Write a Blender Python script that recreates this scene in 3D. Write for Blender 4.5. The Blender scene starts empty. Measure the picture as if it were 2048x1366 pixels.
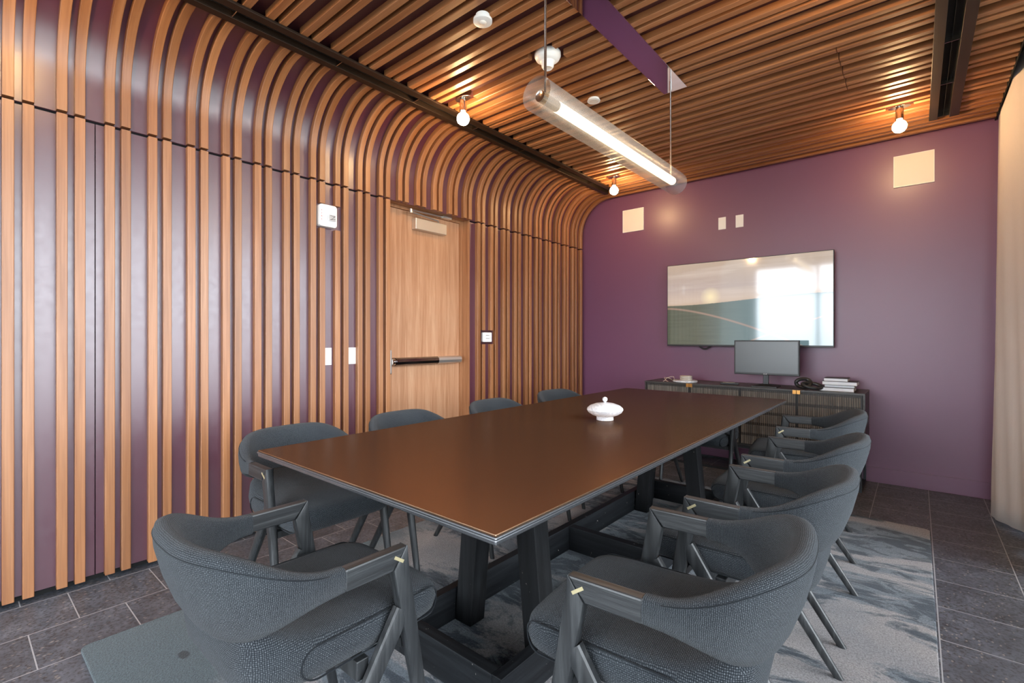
import bpy, bmesh, math, random
from mathutils import Vector, Matrix
PI = math.pi
random.seed(7)
SC = bpy.context.scene
COL = SC.collection

# ------------------------------------------------------------------ camera
cam_d = bpy.data.cameras.new('camera'); cam = bpy.data.objects.new('camera', cam_d); COL.objects.link(cam)
cam.location = (3.0, 0.0, 1.17); cam.rotation_euler = (PI/2, 0, math.radians(40.2))
cam_d.sensor_width = 36; cam_d.lens = 958/2048*36; cam_d.shift_y = -6/2048
cam_d.clip_start = 0.02
SC.camera = cam
# ------------------------------------------------------------------ world: bright overcast sky
W = bpy.data.worlds.new('overcast_sky'); SC.world = W; W.use_nodes = True
nt = W.node_tree; nt.nodes.clear()
wo = nt.nodes.new('ShaderNodeOutputWorld'); bg = nt.nodes.new('ShaderNodeBackground')
tc = nt.nodes.new('ShaderNodeTexCoord'); sx = nt.nodes.new('ShaderNodeSeparateXYZ'); cr = nt.nodes.new('ShaderNodeValToRGB')
nt.links.new(tc.outputs['Generated'], sx.inputs[0]); 
mr = nt.nodes.new('ShaderNodeMapRange'); mr.inputs[1].default_value = -1; mr.inputs[2].default_value = 1
nt.links.new(sx.outputs[2], mr.inputs[0]); nt.links.new(mr.outputs[0], cr.inputs[0])
cr.color_ramp.elements[0].position = 0.44; cr.color_ramp.elements[0].color = (.26, .30, .31, 1)
cr.color_ramp.elements[1].position = 0.52; cr.color_ramp.elements[1].color = (.86, .93, 1.0, 1)
nt.links.new(cr.outputs[0], bg.inputs[0]); bg.inputs[1].default_value = 10.0
nt.links.new(bg.outputs[0], wo.inputs[0])
# daylight portals in the window openings
def portal(name, loc, rot, sx_, sy_):
    l = bpy.data.lights.new(name, 'AREA'); l.shape = 'RECTANGLE'; l.size = sx_; l.size_y = sy_
    l.cycles.is_portal = True
    o = bpy.data.objects.new(name, l); COL.objects.link(o); o.location = loc; o.rotation_euler = rot
portal('window_portal', (4.02, 0.6, 1.45), (0, PI/2, 0), 2.7, 6.0)
portal('rear_portal', (1.95, -2.52, 1.45), (-PI/2, 0, 0), 3.9, 2.7)
# ------------------------------------------------------------------ exposure
vs = SC.view_settings; vs.view_transform = 'Standard'; vs.look = 'None'; vs.gamma = 1; vs.use_curve_mapping = False
vs.exposure = 0.35
SC.cycles.max_bounces = 8; SC.cycles.diffuse_bounces = 5; SC.cycles.glossy_bounces = 4
SC.cycles.transparent_max_bounces = 12; SC.cycles.sample_clamp_indirect = 8
BULB_STRENGTH = 190.0
TUBE_STRENGTH = 3.6

# ================================================================== materials
def lin(r, g, b):
    f = lambda c: (c/255/12.92) if c/255 <= .04045 else ((c/255+.055)/1.055)**2.4
    return (f(r), f(g), f(b), 1)
class N:
    def __init__(s, name):
        s.m = bpy.data.materials.new(name); s.m.use_nodes = True; s.t = s.m.node_tree
        s.b = s.t.nodes['Principled BSDF']; s.out = s.t.nodes['Material Output']
    def n(s, typ, **kw):
        x = s.t.nodes.new(typ)
        for k, v in kw.items(): setattr(x, k, v)
        return x
    def l(s, a, b): s.t.links.new(a, b)
    def put(s, sock, v):
        if hasattr(v, 'is_linked') or isinstance(v, bpy.types.NodeSocket): s.l(v, sock)
        else: sock.default_value = v
    def math(s, op, a, b=None, c=None, clamp=False):
        x = s.n('ShaderNodeMath', operation=op, use_clamp=clamp)
        s.put(x.inputs[0], a)
        if b is not None: s.put(x.inputs[1], b)
        if c is not None: s.put(x.inputs[2], c)
        return x.outputs[0]
    def coord(s, kind='Object'): return s.n('ShaderNodeTexCoord').outputs[kind]
    def map(s, v, scale=(1,1,1), loc=(0,0,0), rot=(0,0,0)):
        x = s.n('ShaderNodeMapping'); s.l(v, x.inputs[0]); x.inputs[1].default_value = loc; x.inputs[2].default_value = rot; x.inputs[3].default_value = scale
        return x.outputs[0]
    def noise(s, v, scale=5, detail=3, rough=.5, dist=0, col=False):
        x = s.n('ShaderNodeTexNoise'); s.l(v, x.inputs['Vector']); x.inputs['Scale'].default_value = scale
        x.inputs['Detail'].default_value = detail; x.inputs['Roughness'].default_value = rough; x.inputs['Distortion'].default_value = dist
        return x.outputs['Color' if col else 'Fac']
    def ramp(s, f, stops, interp='LINEAR'):
        x = s.n('ShaderNodeValToRGB'); e = x.color_ramp.elements; x.color_ramp.interpolation = interp
        while len(e) < len(stops): e.new(.5)
        for i, (p, c) in enumerate(stops): e[i].position = p; e[i].color = c if len(c) == 4 else (*c, 1)
        s.l(f, x.inputs[0]); return x.outputs[0]
    def rng(s, f, a, b, c=0, d=1, smooth=False):
        x = s.n('ShaderNodeMapRange'); 
        if smooth: x.interpolation_type = 'SMOOTHSTEP'
        s.put(x.inputs[0], f)
        for i, v in enumerate((a, b, c, d)): s.put(x.inputs[i+1], v)
        return x.outputs[0]
    def mix(s, f, a, b, mode='MIX'):
        x = s.n('ShaderNodeMix', data_type='RGBA', blend_type=mode)
        s.put(x.inputs[0], f); s.put(x.inputs[6], a); s.put(x.inputs[7], b); return x.outputs[2]
    def bump(s, h, strength=.2, dist=.002):
        x = s.n('ShaderNodeBump'); x.inputs['Strength'].default_value = strength; x.inputs['Distance'].default_value = dist
        s.l(h, x.inputs['Height']); s.l(x.outputs[0], s.b.inputs['Normal'])
    def set(s, **kw):
        for k, v in kw.items(): s.put(s.b.inputs[k.replace('_', ' ')], v)
        return s
def plain(name, col, rough=.5, metal=0, **kw):
    a = N(name).set(Base_Color=col, Roughness=rough, Metallic=metal, **kw); return a.m

def slat_wood(name):                      # uses UV: x = metres along the slat, y = slat number + fraction
    a = N(name); uv = a.coord('UV'); s = a.n('ShaderNodeSeparateXYZ'); a.l(uv, s.inputs[0])
    v1 = a.map(uv, (.7, 34, 1)); n1 = a.noise(v1, 1.0, 5, .6, .6)
    v2 = a.map(uv, (2.5, 260, 1)); n2 = a.noise(v2, 1.0, 3, .6)
    ident = a.n('ShaderNodeTexWhiteNoise', noise_dimensions='1D'); a.l(a.math('FLOOR', s.outputs[1]), ident.inputs['W'])
    c = a.ramp(n1, [(.28, lin(138, 88, 54)), (.5, lin(166, 114, 76)), (.72, lin(184, 134, 96))])
    c = a.mix(a.rng(n2, .35, .7, .0, .35), c, lin(110, 70, 46), 'MIX')
    hs = a.n('ShaderNodeHueSaturation'); a.l(c, hs.inputs['Color']); a.l(a.rng(ident.outputs[0], 0, 1, .76, 1.04), hs.inputs['Value']); hs.inputs['Saturation'].default_value = 1.04
    a.set(Base_Color=hs.outputs[0], Roughness=a.rng(n2, .3, .7, .36, .46), Specular_IOR_Level=.65)
    a.bump(n2, .05, .0005); return a.m
def wood_obj(name, c1, c2, c3, axis='Z', rough=.45, fine=1.0, bump=.2, chips=None):
    a = N(name); v = a.coord('Object'); sc = {'X': (1.5, 34, 34), 'Y': (34, 1.5, 34), 'Z': (34, 34, 1.5)}[axis]
    n1 = a.noise(a.map(v, sc), fine, 5, .62, .8); n2 = a.noise(a.map(v, tuple(k*7 for k in sc)), fine, 3, .6)
    c = a.ramp(n1, [(.3, c1), (.5, c2), (.7, c3)]); c = a.mix(a.rng(n2, .4, .72, 0, .4), c, c1)
    if chips:
        a.set(Specular_IOR_Level=.22)
        ch = a.noise(a.map(v, (55, 40, 26)), 1, 2, .5, 1.5); c = a.mix(a.rng(ch, .745, .765), c, chips)
    a.set(Base_Color=c, Roughness=rough); a.bump(n2, bump, .0015); return a.m
def panel_paint(name, c1, c2, rough=.33):
    a = N(name); v = a.coord('Object'); n = a.noise(v, 1.7, 3); f = a.noise(v, 26, 4, .6)
    a.set(Base_Color=a.mix(n, c1, c2), Roughness=a.rng(f, .3, .7, rough-.04, rough+.05), Specular_IOR_Level=1.0, Coat_Weight=.4, Coat_Roughness=.38, Coat_IOR=1.6)
    a.bump(a.noise(v, 420, 2), .03, .001); return a.m
def wall_paint(name, c1, c2):
    a = N(name); v = a.coord('Object'); n = a.noise(v, 1.3, 3)
    a.set(Base_Color=a.mix(n, c1, c2), Roughness=.40, Specular_IOR_Level=.6, Coat_Weight=.18, Coat_Roughness=.3)
    a.bump(a.noise(v, 260, 3, .6), .22, .0015); return a.m
def boucle(name):                         # basket weave laid out in UV metres
    a = N(name); uv = a.coord('UV'); v = a.coord('Object')
    w = a.n('ShaderNodeVectorMath', operation='SUBTRACT'); nz = a.n('ShaderNodeTexNoise'); a.l(uv, nz.inputs['Vector']); nz.inputs['Scale'].default_value = 95; nz.inputs['Detail'].default_value = 2
    a.l(nz.outputs['Color'], w.inputs[0]); w.inputs[1].default_value = (.5, .5, .5)
    ws = a.n('ShaderNodeVectorMath', operation='SCALE'); a.l(w.outputs[0], ws.inputs[0]); ws.inputs['Scale'].default_value = .0034
    wa = a.n('ShaderNodeVectorMath', operation='ADD'); a.l(uv, wa.inputs[0]); a.l(ws.outputs[0], wa.inputs[1])
    s = a.n('ShaderNodeSeparateXYZ'); a.l(wa.outputs[0], s.inputs[0]); P = .0037
    su = a.math('SINE', a.math('MULTIPLY', s.outputs[0], PI/P)); sv = a.math('SINE', a.math('MULTIPLY', s.outputs[1], PI/P))
    h = a.math('ABSOLUTE', a.math('MULTIPLY', su, sv)); chk = a.rng(a.math('MULTIPLY', su, sv), -.1, .1)
    n = a.noise(v, 700, 2, .6); b = a.noise(v, 6, 3)
    c = a.ramp(h, [(.05, lin(16, 18, 22)), (.4, lin(52, 56, 61)), (.85, lin(98, 102, 106))])
    c = a.mix(a.math('MULTIPLY', chk, .45), c, lin(38, 42, 48)); c = a.mix(a.rng(n, .42, .66, 0, .8), c, lin(14, 17, 21))
    c = a.mix(a.rng(b, .3, .7, 0, .15), c, lin(70, 78, 82))
    a.set(Base_Color=c, Roughness=.95, Sheen_Weight=.08, Sheen_Roughness=.5, Specular_IOR_Level=.12)
    a.bump(a.math('ADD', h, a.math('MULTIPLY', n, .5)), .7, .0014); return a.m
def tiles():
    a = N('stone_tile'); v = a.coord('Object'); s = a.n('ShaderNodeSeparateXYZ'); a.l(v, s.inputs[0])
    cx = a.n('ShaderNodeCombineXYZ'); a.l(a.math('ADD', s.outputs[1], -.211+.61), cx.inputs[0]); a.l(a.math('ADD', s.outputs[0], -.018+.61), cx.inputs[1])
    br = a.n('ShaderNodeTexBrick', offset=.5, offset_frequency=2); a.l(cx.outputs[0], br.inputs['Vector'])
    br.inputs['Scale'].default_value = 1; br.inputs['Brick Width'].default_value = .305; br.inputs['Row Height'].default_value = .305
    br.inputs['Mortar Size'].default_value = .0022; br.inputs['Mortar Smooth'].default_value = .1
    br.inputs['Color1'].default_value = (.85, .85, .85, 1); br.inputs['Color2'].default_value = (1.15, 1.15, 1.15, 1); br.inputs['Mortar'].default_value = (1, 1, 1, 1)
    n1 = a.noise(v, 9, 5, .65); n2 = a.noise(v, 70, 4, .6, .4)
    vo = a.n('ShaderNodeTexVoronoi'); a.l(a.map(v, (1, .6, 1)), vo.inputs['Vector']); vo.inputs['Scale'].default_value = 46
    c = a.ramp(n1, [(.3, lin(62, 66, 73)), (.5, lin(80, 85, 93)), (.72, lin(104, 109, 118))])
    c = a.mix(a.rng(n2, .48, .68, 0, .85), c, lin(44, 39, 37))
    c = a.mix(a.rng(vo.outputs['Distance'], .2, .12, 0, .8), c, lin(140, 133, 124))
    c = a.mix(1.0, c, br.outputs['Color'], 'MULTIPLY'); c = a.mix(br.outputs['Fac'], c, lin(164, 164, 166))
    a.set(Base_Color=c, Roughness=a.rng(n2, .3, .7, .34, .5), Specular_IOR_Level=.7)
    a.bump(a.math('SUBTRACT', n2, a.math('MULTIPLY', br.outputs['Fac'], .8)), .12, .002); return a.m
def rug_mat():
    a = N('tufted_rug'); v = a.coord('Object')
    st = a.map(v, (.55, 1.5, 1), (0, 0, 0), (0, 0, .22))
    n1 = a.noise(st, 2.1, 6, .68, .7); n2 = a.noise(a.map(v, (1, 1.9, 1), (3, 7, 0), (0, 0, .3)), 4.6, 6, .7, 1.0)
    pile = a.noise(v, 170, 3, .75); s = a.n('ShaderNodeSeparateXYZ'); a.l(v, s.inputs[0])
    base = a.ramp(a.noise(v, 3, 3), [(.3, lin(132, 131, 134)), (.7, lin(156, 150, 148))])
    # near left part is a plain blue grey field
    fld = a.math('MULTIPLY', a.rng(a.math('ADD', s.outputs[0], a.math('MULTIPLY', s.outputs[1], .5)), 1.45, 1.75, 1, 0), 1.0)
    base = a.mix(fld, base, lin(76, 88, 93))
    m1 = a.math('MULTIPLY', a.rng(n1, .45, .51), a.math('SUBTRACT', 1.0, fld)); m2 = a.math('MULTIPLY', a.rng(n2, .47, .54), m1)
    c = a.mix(a.math('MULTIPLY', m1, .75), base, lin(84, 100, 112)); c = a.mix(a.math('MULTIPLY', m2, .9), c, lin(38, 50, 62))
    sp = a.n('ShaderNodeTexVoronoi'); a.l(a.map(v, (1.6, 2.6, 1), (0, 0, 0), (0, 0, .4)), sp.inputs['Vector']); sp.inputs['Scale'].default_value = 3.2
    c = a.mix(a.math('MULTIPLY', a.rng(sp.outputs['Distance'], .17, .12), a.rng(s.outputs[1], 1.5, 1.1)), c, lin(40, 42, 46))
    hs = a.n('ShaderNodeHueSaturation'); a.l(c, hs.inputs['Color']); a.l(a.rng(pile, .32, .68, .5, 1.35), hs.inputs['Value'])
    a.set(Base_Color=hs.outputs[0], Roughness=1, Sheen_Weight=.2, Specular_IOR_Level=.05); a.bump(pile, .8, .004); return a.m
def mesh_glass():                         # finely ribbed clear tube
    a = N('ribbed_tube_glass'); v = a.coord('UV'); s = a.n('ShaderNodeSeparateXYZ'); a.l(v, s.inputs[0])
    st = a.math('SINE', a.math('MULTIPLY', s.outputs[0], 110*2*PI)); st2 = a.math('SINE', a.math('MULTIPLY', s.outputs[1], 2*PI/.0042))
    f = a.rng(a.math('MAXIMUM', st, st2), .2, .9, .12, .62)
    tr = a.n('ShaderNodeBsdfTransparent'); a.set(Base_Color=(.55, .53, .51, 1), Roughness=.3, Metallic=.6, Specular_IOR_Level=.8)
    mx = a.n('ShaderNodeMixShader'); a.l(f, mx.inputs[0]); a.l(tr.outputs[0], mx.inputs[1]); a.l(a.b.outputs[0], mx.inputs[2]); a.l(mx.outputs[0], a.out.inputs[0]); return a.m
def pane_glass():
    a = N('window_glass'); tr = a.n('ShaderNodeBsdfTransparent'); gl = a.n('ShaderNodeBsdfGlossy'); gl.inputs['Roughness'].default_value = .02
    fr = a.n('ShaderNodeFresnel'); mx = a.n('ShaderNodeMixShader'); a.l(fr.outputs[0], mx.inputs[0]); a.l(tr.outputs[0], mx.inputs[1]); a.l(gl.outputs[0], mx.inputs[2]); a.l(mx.outputs[0], a.out.inputs[0]); return a.m
def emit(name, col, st):
    a = N(name); a.set(Base_Color=(1, 1, 1, 1), Emission_Color=col, Emission_Strength=st); return a.m
def marble():
    a = N('white_marble'); v = a.coord('Object'); n = a.noise(v, 9, 6, .6, 2.2)
    a.set(Base_Color=a.ramp(n, [(.42, lin(214, 214, 217)), (.5, lin(184, 187, 192)), (.56, lin(218, 218, 220))]), Roughness=.28); return a.m
def screen_mat():                         # landscape of rolling hills under a hazy pink sky
    a = N('landscape_picture'); v = a.coord('UV'); s = a.n('ShaderNodeSeparateXYZ'); a.l(v, s.inputs[0]); u, w = s.outputs[0], s.outputs[1]
    ridge = a.math('ADD', a.math('MULTIPLY', a.rng(u, .1, .95, 0, 1, True), .075), .485)
    ridge = a.math('ADD', ridge, a.math('MULTIPLY', a.noise(a.map(v, (60, 0, 0)), 1, 2), .008))
    sky = a.ramp(w, [(.45, lin(196, 168, 140)), (.56, lin(206, 184, 168)), (.7, lin(186, 168, 160)), (1, lin(190, 168, 148))])
    sky = a.mix(a.rng(a.noise(a.map(v, (1.5, 9, 1)), 1, 4), .5, .7, 0, .6), sky, lin(214, 196, 184))
    dx = a.math('SUBTRACT', u, .3); dy = a.math('MULTIPLY', a.math('SUBTRACT', w, .58), .57)
    r = a.math('SQRT', a.math('ADD', a.math('MULTIPLY', dx, dx), a.math('MULTIPLY', dy, dy)))
    sky = a.mix(a.rng(r, .07, .005, 0, .9), sky, lin(255, 236, 190))
    gn = a.noise(a.map(v, (5, 40, 1), (0, 0, 0), (0, 0, -.3)), 1, 4)
    land = a.mix(gn, lin(66, 74, 62), lin(96, 104, 88)); land = a.mix(a.rng(u, .2, .7), land, lin(112, 136, 142))
    f1 = a.math('SUBTRACT', .455, a.math('MULTIPLY', a.math('POWER', u, 1.5), .60)); f2 = a.math('MULTIPLY', a.math('SUBTRACT', a.math('POWER', u, .8), .56), .78)
    for f, wd in ((f1, .018), (f2, .014)):
        land = a.mix(a.rng(a.math('ABSOLUTE', a.math('SUBTRACT', w, f)), wd, .002, 0, .6), land, lin(190, 150, 132))
    c = a.mix(a.rng(a.math('SUBTRACT', w, ridge), -.004, .004), land, sky)
    a.set(Base_Color=(.01, .01, .01, 1), Roughness=.07, Specular_IOR_Level=.9, Emission_Color=c, Emission_Strength=.8, Coat_Weight=.6, Coat_Roughness=.05); return a.m

M = {}
M['slat'] = slat_wood('walnut_slat')
M['door'] = wood_obj('walnut_veneer', lin(160, 112, 78), lin(184, 138, 104), lin(198, 156, 122), 'Z', .45, .8, .05)
M['frame'] = wood_obj('walnut_frame', lin(138, 92, 60), lin(160, 112, 76), lin(174, 126, 90), 'Z', .45, 1, .05)
M['panel'] = panel_paint('plum_lacquer', lin(78, 34, 50), lin(84, 38, 56))
M['wall'] = wall_paint('plum_wall_paint', lin(108, 66, 94), lin(113, 70, 99))
M['base'] = plain('plum_baseboard_paint', lin(108, 66, 88), .35)
M['black'] = plain('black_recess', (.004, .004, .004, 1), .9)
M['ceilback'] = plain('dark_plum_backing', lin(62, 28, 32), .45)
M['grey'] = plain('pale_grey_paint', lin(188, 186, 184), .8)
M['tile'] = tiles(); M['rug'] = rug_mat(); M['boucle'] = boucle('charcoal_boucle')
M['chairwood'] = wood_obj('black_stained_oak', lin(22, 23, 24), lin(40, 42, 44), lin(66, 68, 69), 'Z', .40, 1.2, .35)
M['armwood'] = wood_obj('black_stained_oak_arm', lin(22, 23, 24), lin(40, 42, 44), lin(70, 72, 73), 'Y', .40, 1.2, .35)
M['tablewood'] = wood_obj('worn_black_timber', lin(12, 13, 14), lin(22, 23, 25), lin(34, 36, 38), 'Z', .5, .8, .3, lin(165, 158, 150))
M['top'] = None
a = N('bronze_tabletop'); v = a.coord('Object'); n = a.noise(v, 240, 3, .6); n2 = a.noise(v, 3, 3)
a.set(Base_Color=a.mix(n2, (.43, .265, .165, 1), (.47, .29, .18, 1)), Metallic=.9, Specular_Tint=(.16, .16, .18, 1), Roughness=a.rng(n, .3, .7, .20, .27)); a.bump(n, .06, .0006); M['top'] = a.m
M['edge'] = plain('gunmetal_edge', lin(112, 114, 118), .26, .8)
M['bronze'] = plain('dark_bronze_metal', lin(58, 46, 38), .42, .7)
M['chrome'] = plain('chrome', (.75, .74, .72, 1), .08, 1)
M['darkchrome'] = plain('dark_chrome', (.22, .22, .24, 1), .10, 1)
M['nickel'] = plain('polished_nickel', (.62, .58, .54, 1), .14, 1)
M['satin'] = plain('satin_aluminium', (.72, .71, .68, 1), .35, .9)
M['mirror'] = plain('polished_mirror_plate', (.85, .80, .86, 1), .03, 1)
M['brass'] = plain('brass', lin(206, 150, 84), .3, .9)
M['inlay'] = plain('pale_brass_inlay', lin(190, 178, 140), .35, .5)
M['white'] = plain('white_plastic', lin(236, 236, 234), .35)
M['offwhite'] = plain('off_white_grille', lin(222, 214, 204), .6)
M['red'] = plain('red_print', lin(200, 30, 40), .5)
M['clear'] = plain('clear_strobe_lens', (.75, .76, .78, 1), .08, .4)
M['blackplastic'] = plain('black_plastic', lin(34, 36, 38), .38)
M['monitor'] = plain('dark_screen', lin(44, 52, 56), .32, 0, Specular_IOR_Level=.9)
M['sidewood'] = wood_obj('charcoal_stained_wood', lin(44, 42, 40), lin(60, 57, 54), lin(76, 72, 68), 'X', .4, 1, .15)
M['rib'] = wood_obj('charcoal_ribbed_wood', lin(84, 79, 72), lin(116, 109, 100), lin(142, 134, 122), 'Z', .38, 1, .15)
M['ribgap'] = plain('dark_groove', lin(30, 28, 26), .5)  # flat door face between the ribs, set darker to strengthen their contrast
M['frameblack'] = plain('blackened_steel', lin(40, 44, 48), .45, .4)
M['marble'] = marble()
M['cover'] = plain('black_book_cover', lin(40, 40, 42), .5); M['paper'] = plain('book_pages', lin(232, 236, 240), .8)
M['stone'] = wood_obj('speckled_stone', lin(168, 158, 142), lin(206, 200, 190), lin(226, 222, 214), 'X', .6, 3, .1)
M['cord'] = plain('natural_cord', lin(210, 190, 165), .9)
M['sculpt'] = plain('black_ceramic', lin(36, 38, 40), .4)
a = N('linen_curtain'); v = a.coord('Object'); n = a.noise(a.map(v, (1, 1, .5)), 320, 3)
tl = a.n('ShaderNodeBsdfTranslucent'); tl.inputs[0].default_value = lin(190, 178, 160); mx = a.n('ShaderNodeMixShader'); mx.inputs[0].default_value = .22
a.set(Base_Color=a.mix(n, lin(214, 202, 194), lin(226, 215, 207)), Roughness=.9, Sheen_Weight=.2); a.bump(n, .2, .001)
a.l(a.b.outputs[0], mx.inputs[1]); a.l(tl.outputs[0], mx.inputs[2]); a.l(mx.outputs[0], a.out.inputs[0]); M['curtain'] = a.m
M['pane'] = pane_glass(); M['tubeglass'] = mesh_glass()
M['bulb'] = emit('lit_bulb_glass', (1, .63, .30, 1), BULB_STRENGTH)
M['tube'] = emit('lit_lamp_tube', (1, .78, .46, 1), TUBE_STRENGTH)
M['screen'] = screen_mat()

# ================================================================== mesh helpers
def link(o, parent=None):
    COL.objects.link(o)
    if parent: o.parent = parent
    return o
def obj(name, bm, mat, parent=None, smooth=False, off=None, bevel=0, autosmooth=None):
    if off: bmesh.ops.translate(bm, verts=bm.verts, vec=-Vector(off))
    me = bpy.data.meshes.new(name); bm.to_mesh(me); bm.free()
    if mat: me.materials.append(mat)
    if smooth: me.polygons.foreach_set('use_smooth', [True]*len(me.polygons))
    if autosmooth: 
        me.polygons.foreach_set('use_smooth', [True]*len(me.polygons)); me.set_sharp_from_angle(angle=math.radians(autosmooth))
    o = bpy.data.objects.new(name, me); link(o, parent)
    if bevel:
        b = o.modifiers.new('bevel', 'BEVEL'); b.width = bevel; b.segments = 2; b.limit_method = 'ANGLE'; b.angle_limit = math.radians(40)
    return o
def tag(o, label=None, cat=None, group=None, kind=None):
    if label: o['label'] = label
    if cat: o['category'] = cat
    if group: o['group'] = group
    if kind: o['kind'] = kind
    return o
def empty(name, loc, rz=0, **kw):
    o = bpy.data.objects.new(name, None); o.empty_display_size = .1; link(o); o.location = loc; o.rotation_euler = (0, 0, rz)
    return tag(o, **kw)
def struct(name, bm, mat, parent=None, **kw):
    o = obj(name, bm, mat, parent, **kw)
    if not parent: o['kind'] = 'structure'
    return o
def B(): return bmesh.new()
def box(bm, x0, y0, z0, x1, y1, z1):
    vs = [bm.verts.new((x, y, z)) for x in (x0, x1) for y in (y0, y1) for z in (z0, z1)]
    for f in ((0,1,3,2),(4,6,7,5),(0,4,5,1),(2,3,7,6),(0,2,6,4),(1,5,7,3)): bm.faces.new([vs[i] for i in f])
    return bm
def obox(x0, y0, z0, x1, y1, z1): return box(B(), x0, y0, z0, x1, y1, z1)
def lathe(bm, prof, c=(0,0,0), seg=32, axis='Z', cap=True):
    rings = []
    for r, h in prof:
        ring = []
        for i in range(seg):
            t = 2*PI*i/seg; p = (r*math.cos(t), r*math.sin(t), h)
            if axis == 'Y': p = (p[0], p[2], p[1])
            if axis == 'X': p = (p[2], p[0], p[1])
            ring.append(bm.verts.new((p[0]+c[0], p[1]+c[1], p[2]+c[2])))
        rings.append(ring)
    for a_, b_ in zip(rings, rings[1:]):
        for i in range(seg): bm.faces.new((a_[i], a_[(i+1)%seg], b_[(i+1)%seg], b_[i]))
    if cap:
        bm.faces.new(rings[0][::-1]); bm.faces.new(rings[-1])
    bmesh.ops.recalc_face_normals(bm, faces=bm.faces); return bm
def tube(bm, pts, r, seg=8, closed=False, cap=True):
    pts = [Vector(p) for p in pts]; n = len(pts); rings = []; up = Vector((0, 0, 1)); prev = None
    for i, p in enumerate(pts):
        if closed: t = pts[(i+1)%n]-pts[i-1]
        else: t = pts[min(i+1, n-1)]-pts[max(i-1, 0)]
        t.normalize(); 
        if prev is None: s = t.cross(up if abs(t.z) < .95 else Vector((1, 0, 0)))
        else: s = prev - t*prev.dot(t)
        s.normalize(); prev = s; w = t.cross(s)
        rr = r[i] if isinstance(r, (list, tuple)) else r
        rings.append([bm.verts.new(p + (s*math.cos(2*PI*k/seg) + w*math.sin(2*PI*k/seg))*rr) for k in range(seg)])
    m = n if closed else n-1
    for i in range(m):
        a_, b_ = rings[i], rings[(i+1)%n]; sh = 0
        if closed and i == n-1:
            sh = min(range(seg), key=lambda q: (a_[0].co-b_[q].co).length)
        for k in range(seg): bm.faces.new((a_[k], a_[(k+1)%seg], b_[(k+1+sh)%seg], b_[(k+sh)%seg]))
    if cap and not closed: bm.faces.new(rings[0][::-1]); bm.faces.new(rings[-1])
    bmesh.ops.recalc_face_normals(bm, faces=bm.faces); return bm
def prism(bm, poly, lo, hi, axis='X'):
    def P(p, h): return {'X': (h, p[0], p[1]), 'Y': (p[0], h, p[1]), 'Z': (p[0], p[1], h)}[axis]
    a_ = [bm.verts.new(P(p, lo)) for p in poly]; b_ = [bm.verts.new(P(p, hi)) for p in poly]; n = len(poly)
    bm.faces.new(a_[::-1]); bm.faces.new(b_)
    for i in range(n): bm.faces.new((a_[i], a_[(i+1)%n], b_[(i+1)%n], b_[i]))
    bmesh.ops.recalc_face_normals(bm, faces=bm.faces); return bm
def uv_backrest(bm, rows):
    uvl = bm.loops.layers.uv.new(); NS = len(rows)-1; NC = len(rows[0]); pos = {}
    cum = [0]
    for a_, b_ in zip(rows, rows[1:]): cum.append(cum[-1]+max((p.co-q.co).length for p, q in zip(a_, b_)))
    mid = rows[NS//2]; cv = [0]
    for q in range(NC): cv.append(cv[-1]+(mid[q].co-mid[(q+1)%NC].co).length)
    for i, row in enumerate(rows):
        for q, v in enumerate(row): pos[v] = (i, q)
    for f in bm.faces:
        qs = [pos[l.vert][1] for l in f.loops]; wrap = len(qs) == 4 and max(qs)-min(qs) > 2
        for l in f.loops:
            i, q = pos[l.vert]
            if wrap and q == 0: q = NC
            l[uvl].uv = (cum[i], cv[q]) if len(qs) == 4 else (l.vert.co.x, l.vert.co.z)
def uv_box(bm):
    uvl = bm.loops.layers.uv.new(); bm.normal_update()
    for f in bm.faces:
        n = f.normal; ax = max(range(3), key=lambda k: abs(n[k])*(1.25 if k == 2 else 1))
        for l in f.loops:
            c = l.vert.co; l[uvl].uv = {0: (c.y, c.z), 1: (c.x, c.z), 2: (c.x, c.y)}[ax]
def text(name, body, size, mat, loc, rot, parent=None, extrude=.0004):
    c = bpy.data.curves.new(name, 'FONT'); c.body = body; c.size = size; c.extrude = extrude; c.align_x = 'CENTER'; c.align_y = 'CENTER'
    c.materials.append(mat); tmp = bpy.data.objects.new(name, c); me = bpy.data.meshes.new_from_object(tmp); bpy.data.objects.remove(tmp); me.name = name
    if not me.materials: me.materials.append(mat)
    o = bpy.data.objects.new(name, me); link(o, parent); o.location = loc; o.rotation_euler = rot; return o

# ================================================================== room shell
ZC, SEAM = 2.745, 2.212            # slat faces of the ceiling; joint in the slatted wall
YB, Y0, XR = 4.90, -2.4, 3.95
R_ = .37                           # cove radius
DY0, DY1, DZ = 2.128, 3.006, 2.222 # door opening
struct('floor', obox(-.4, -2.7, -.12, 4.3, 5.2, 0), M['tile'])
struct('wall_back', obox(-.4, YB, 0, 4.3, YB+.15, 3.1), M['wall'])
struct('baseboard_back', obox(-.03, YB-.011, 0, 3.94, YB, .122), M['wall'], bevel=.002)
# core behind the panels, with the door opening
bm = B(); box(bm, -.40, -.35, 0, -.057, DY0, 3.1); box(bm, -.40, DY1+.004, 0, -.057, YB, 3.1); box(bm, -.40, DY0, DZ+.03, -.057, DY1+.004, 3.1); box(bm, -.40, DY0, 0, -.24, DY1, DZ+.03)
struct('wall_left_core', bm, M['black'])
struct('wall_left_rear', obox(-.4, -2.7, 0, 0, -.355, 3.1), M['grey'])
bm = B()
for y0, y1 in ((-.35, .466), (.470, DY0), (DY1+.0045, YB-.002)): box(bm, -.055, y0, .03, -.035, y1, SEAM-.006)
wl = struct('wall_left', bm, M['panel'])
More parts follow.
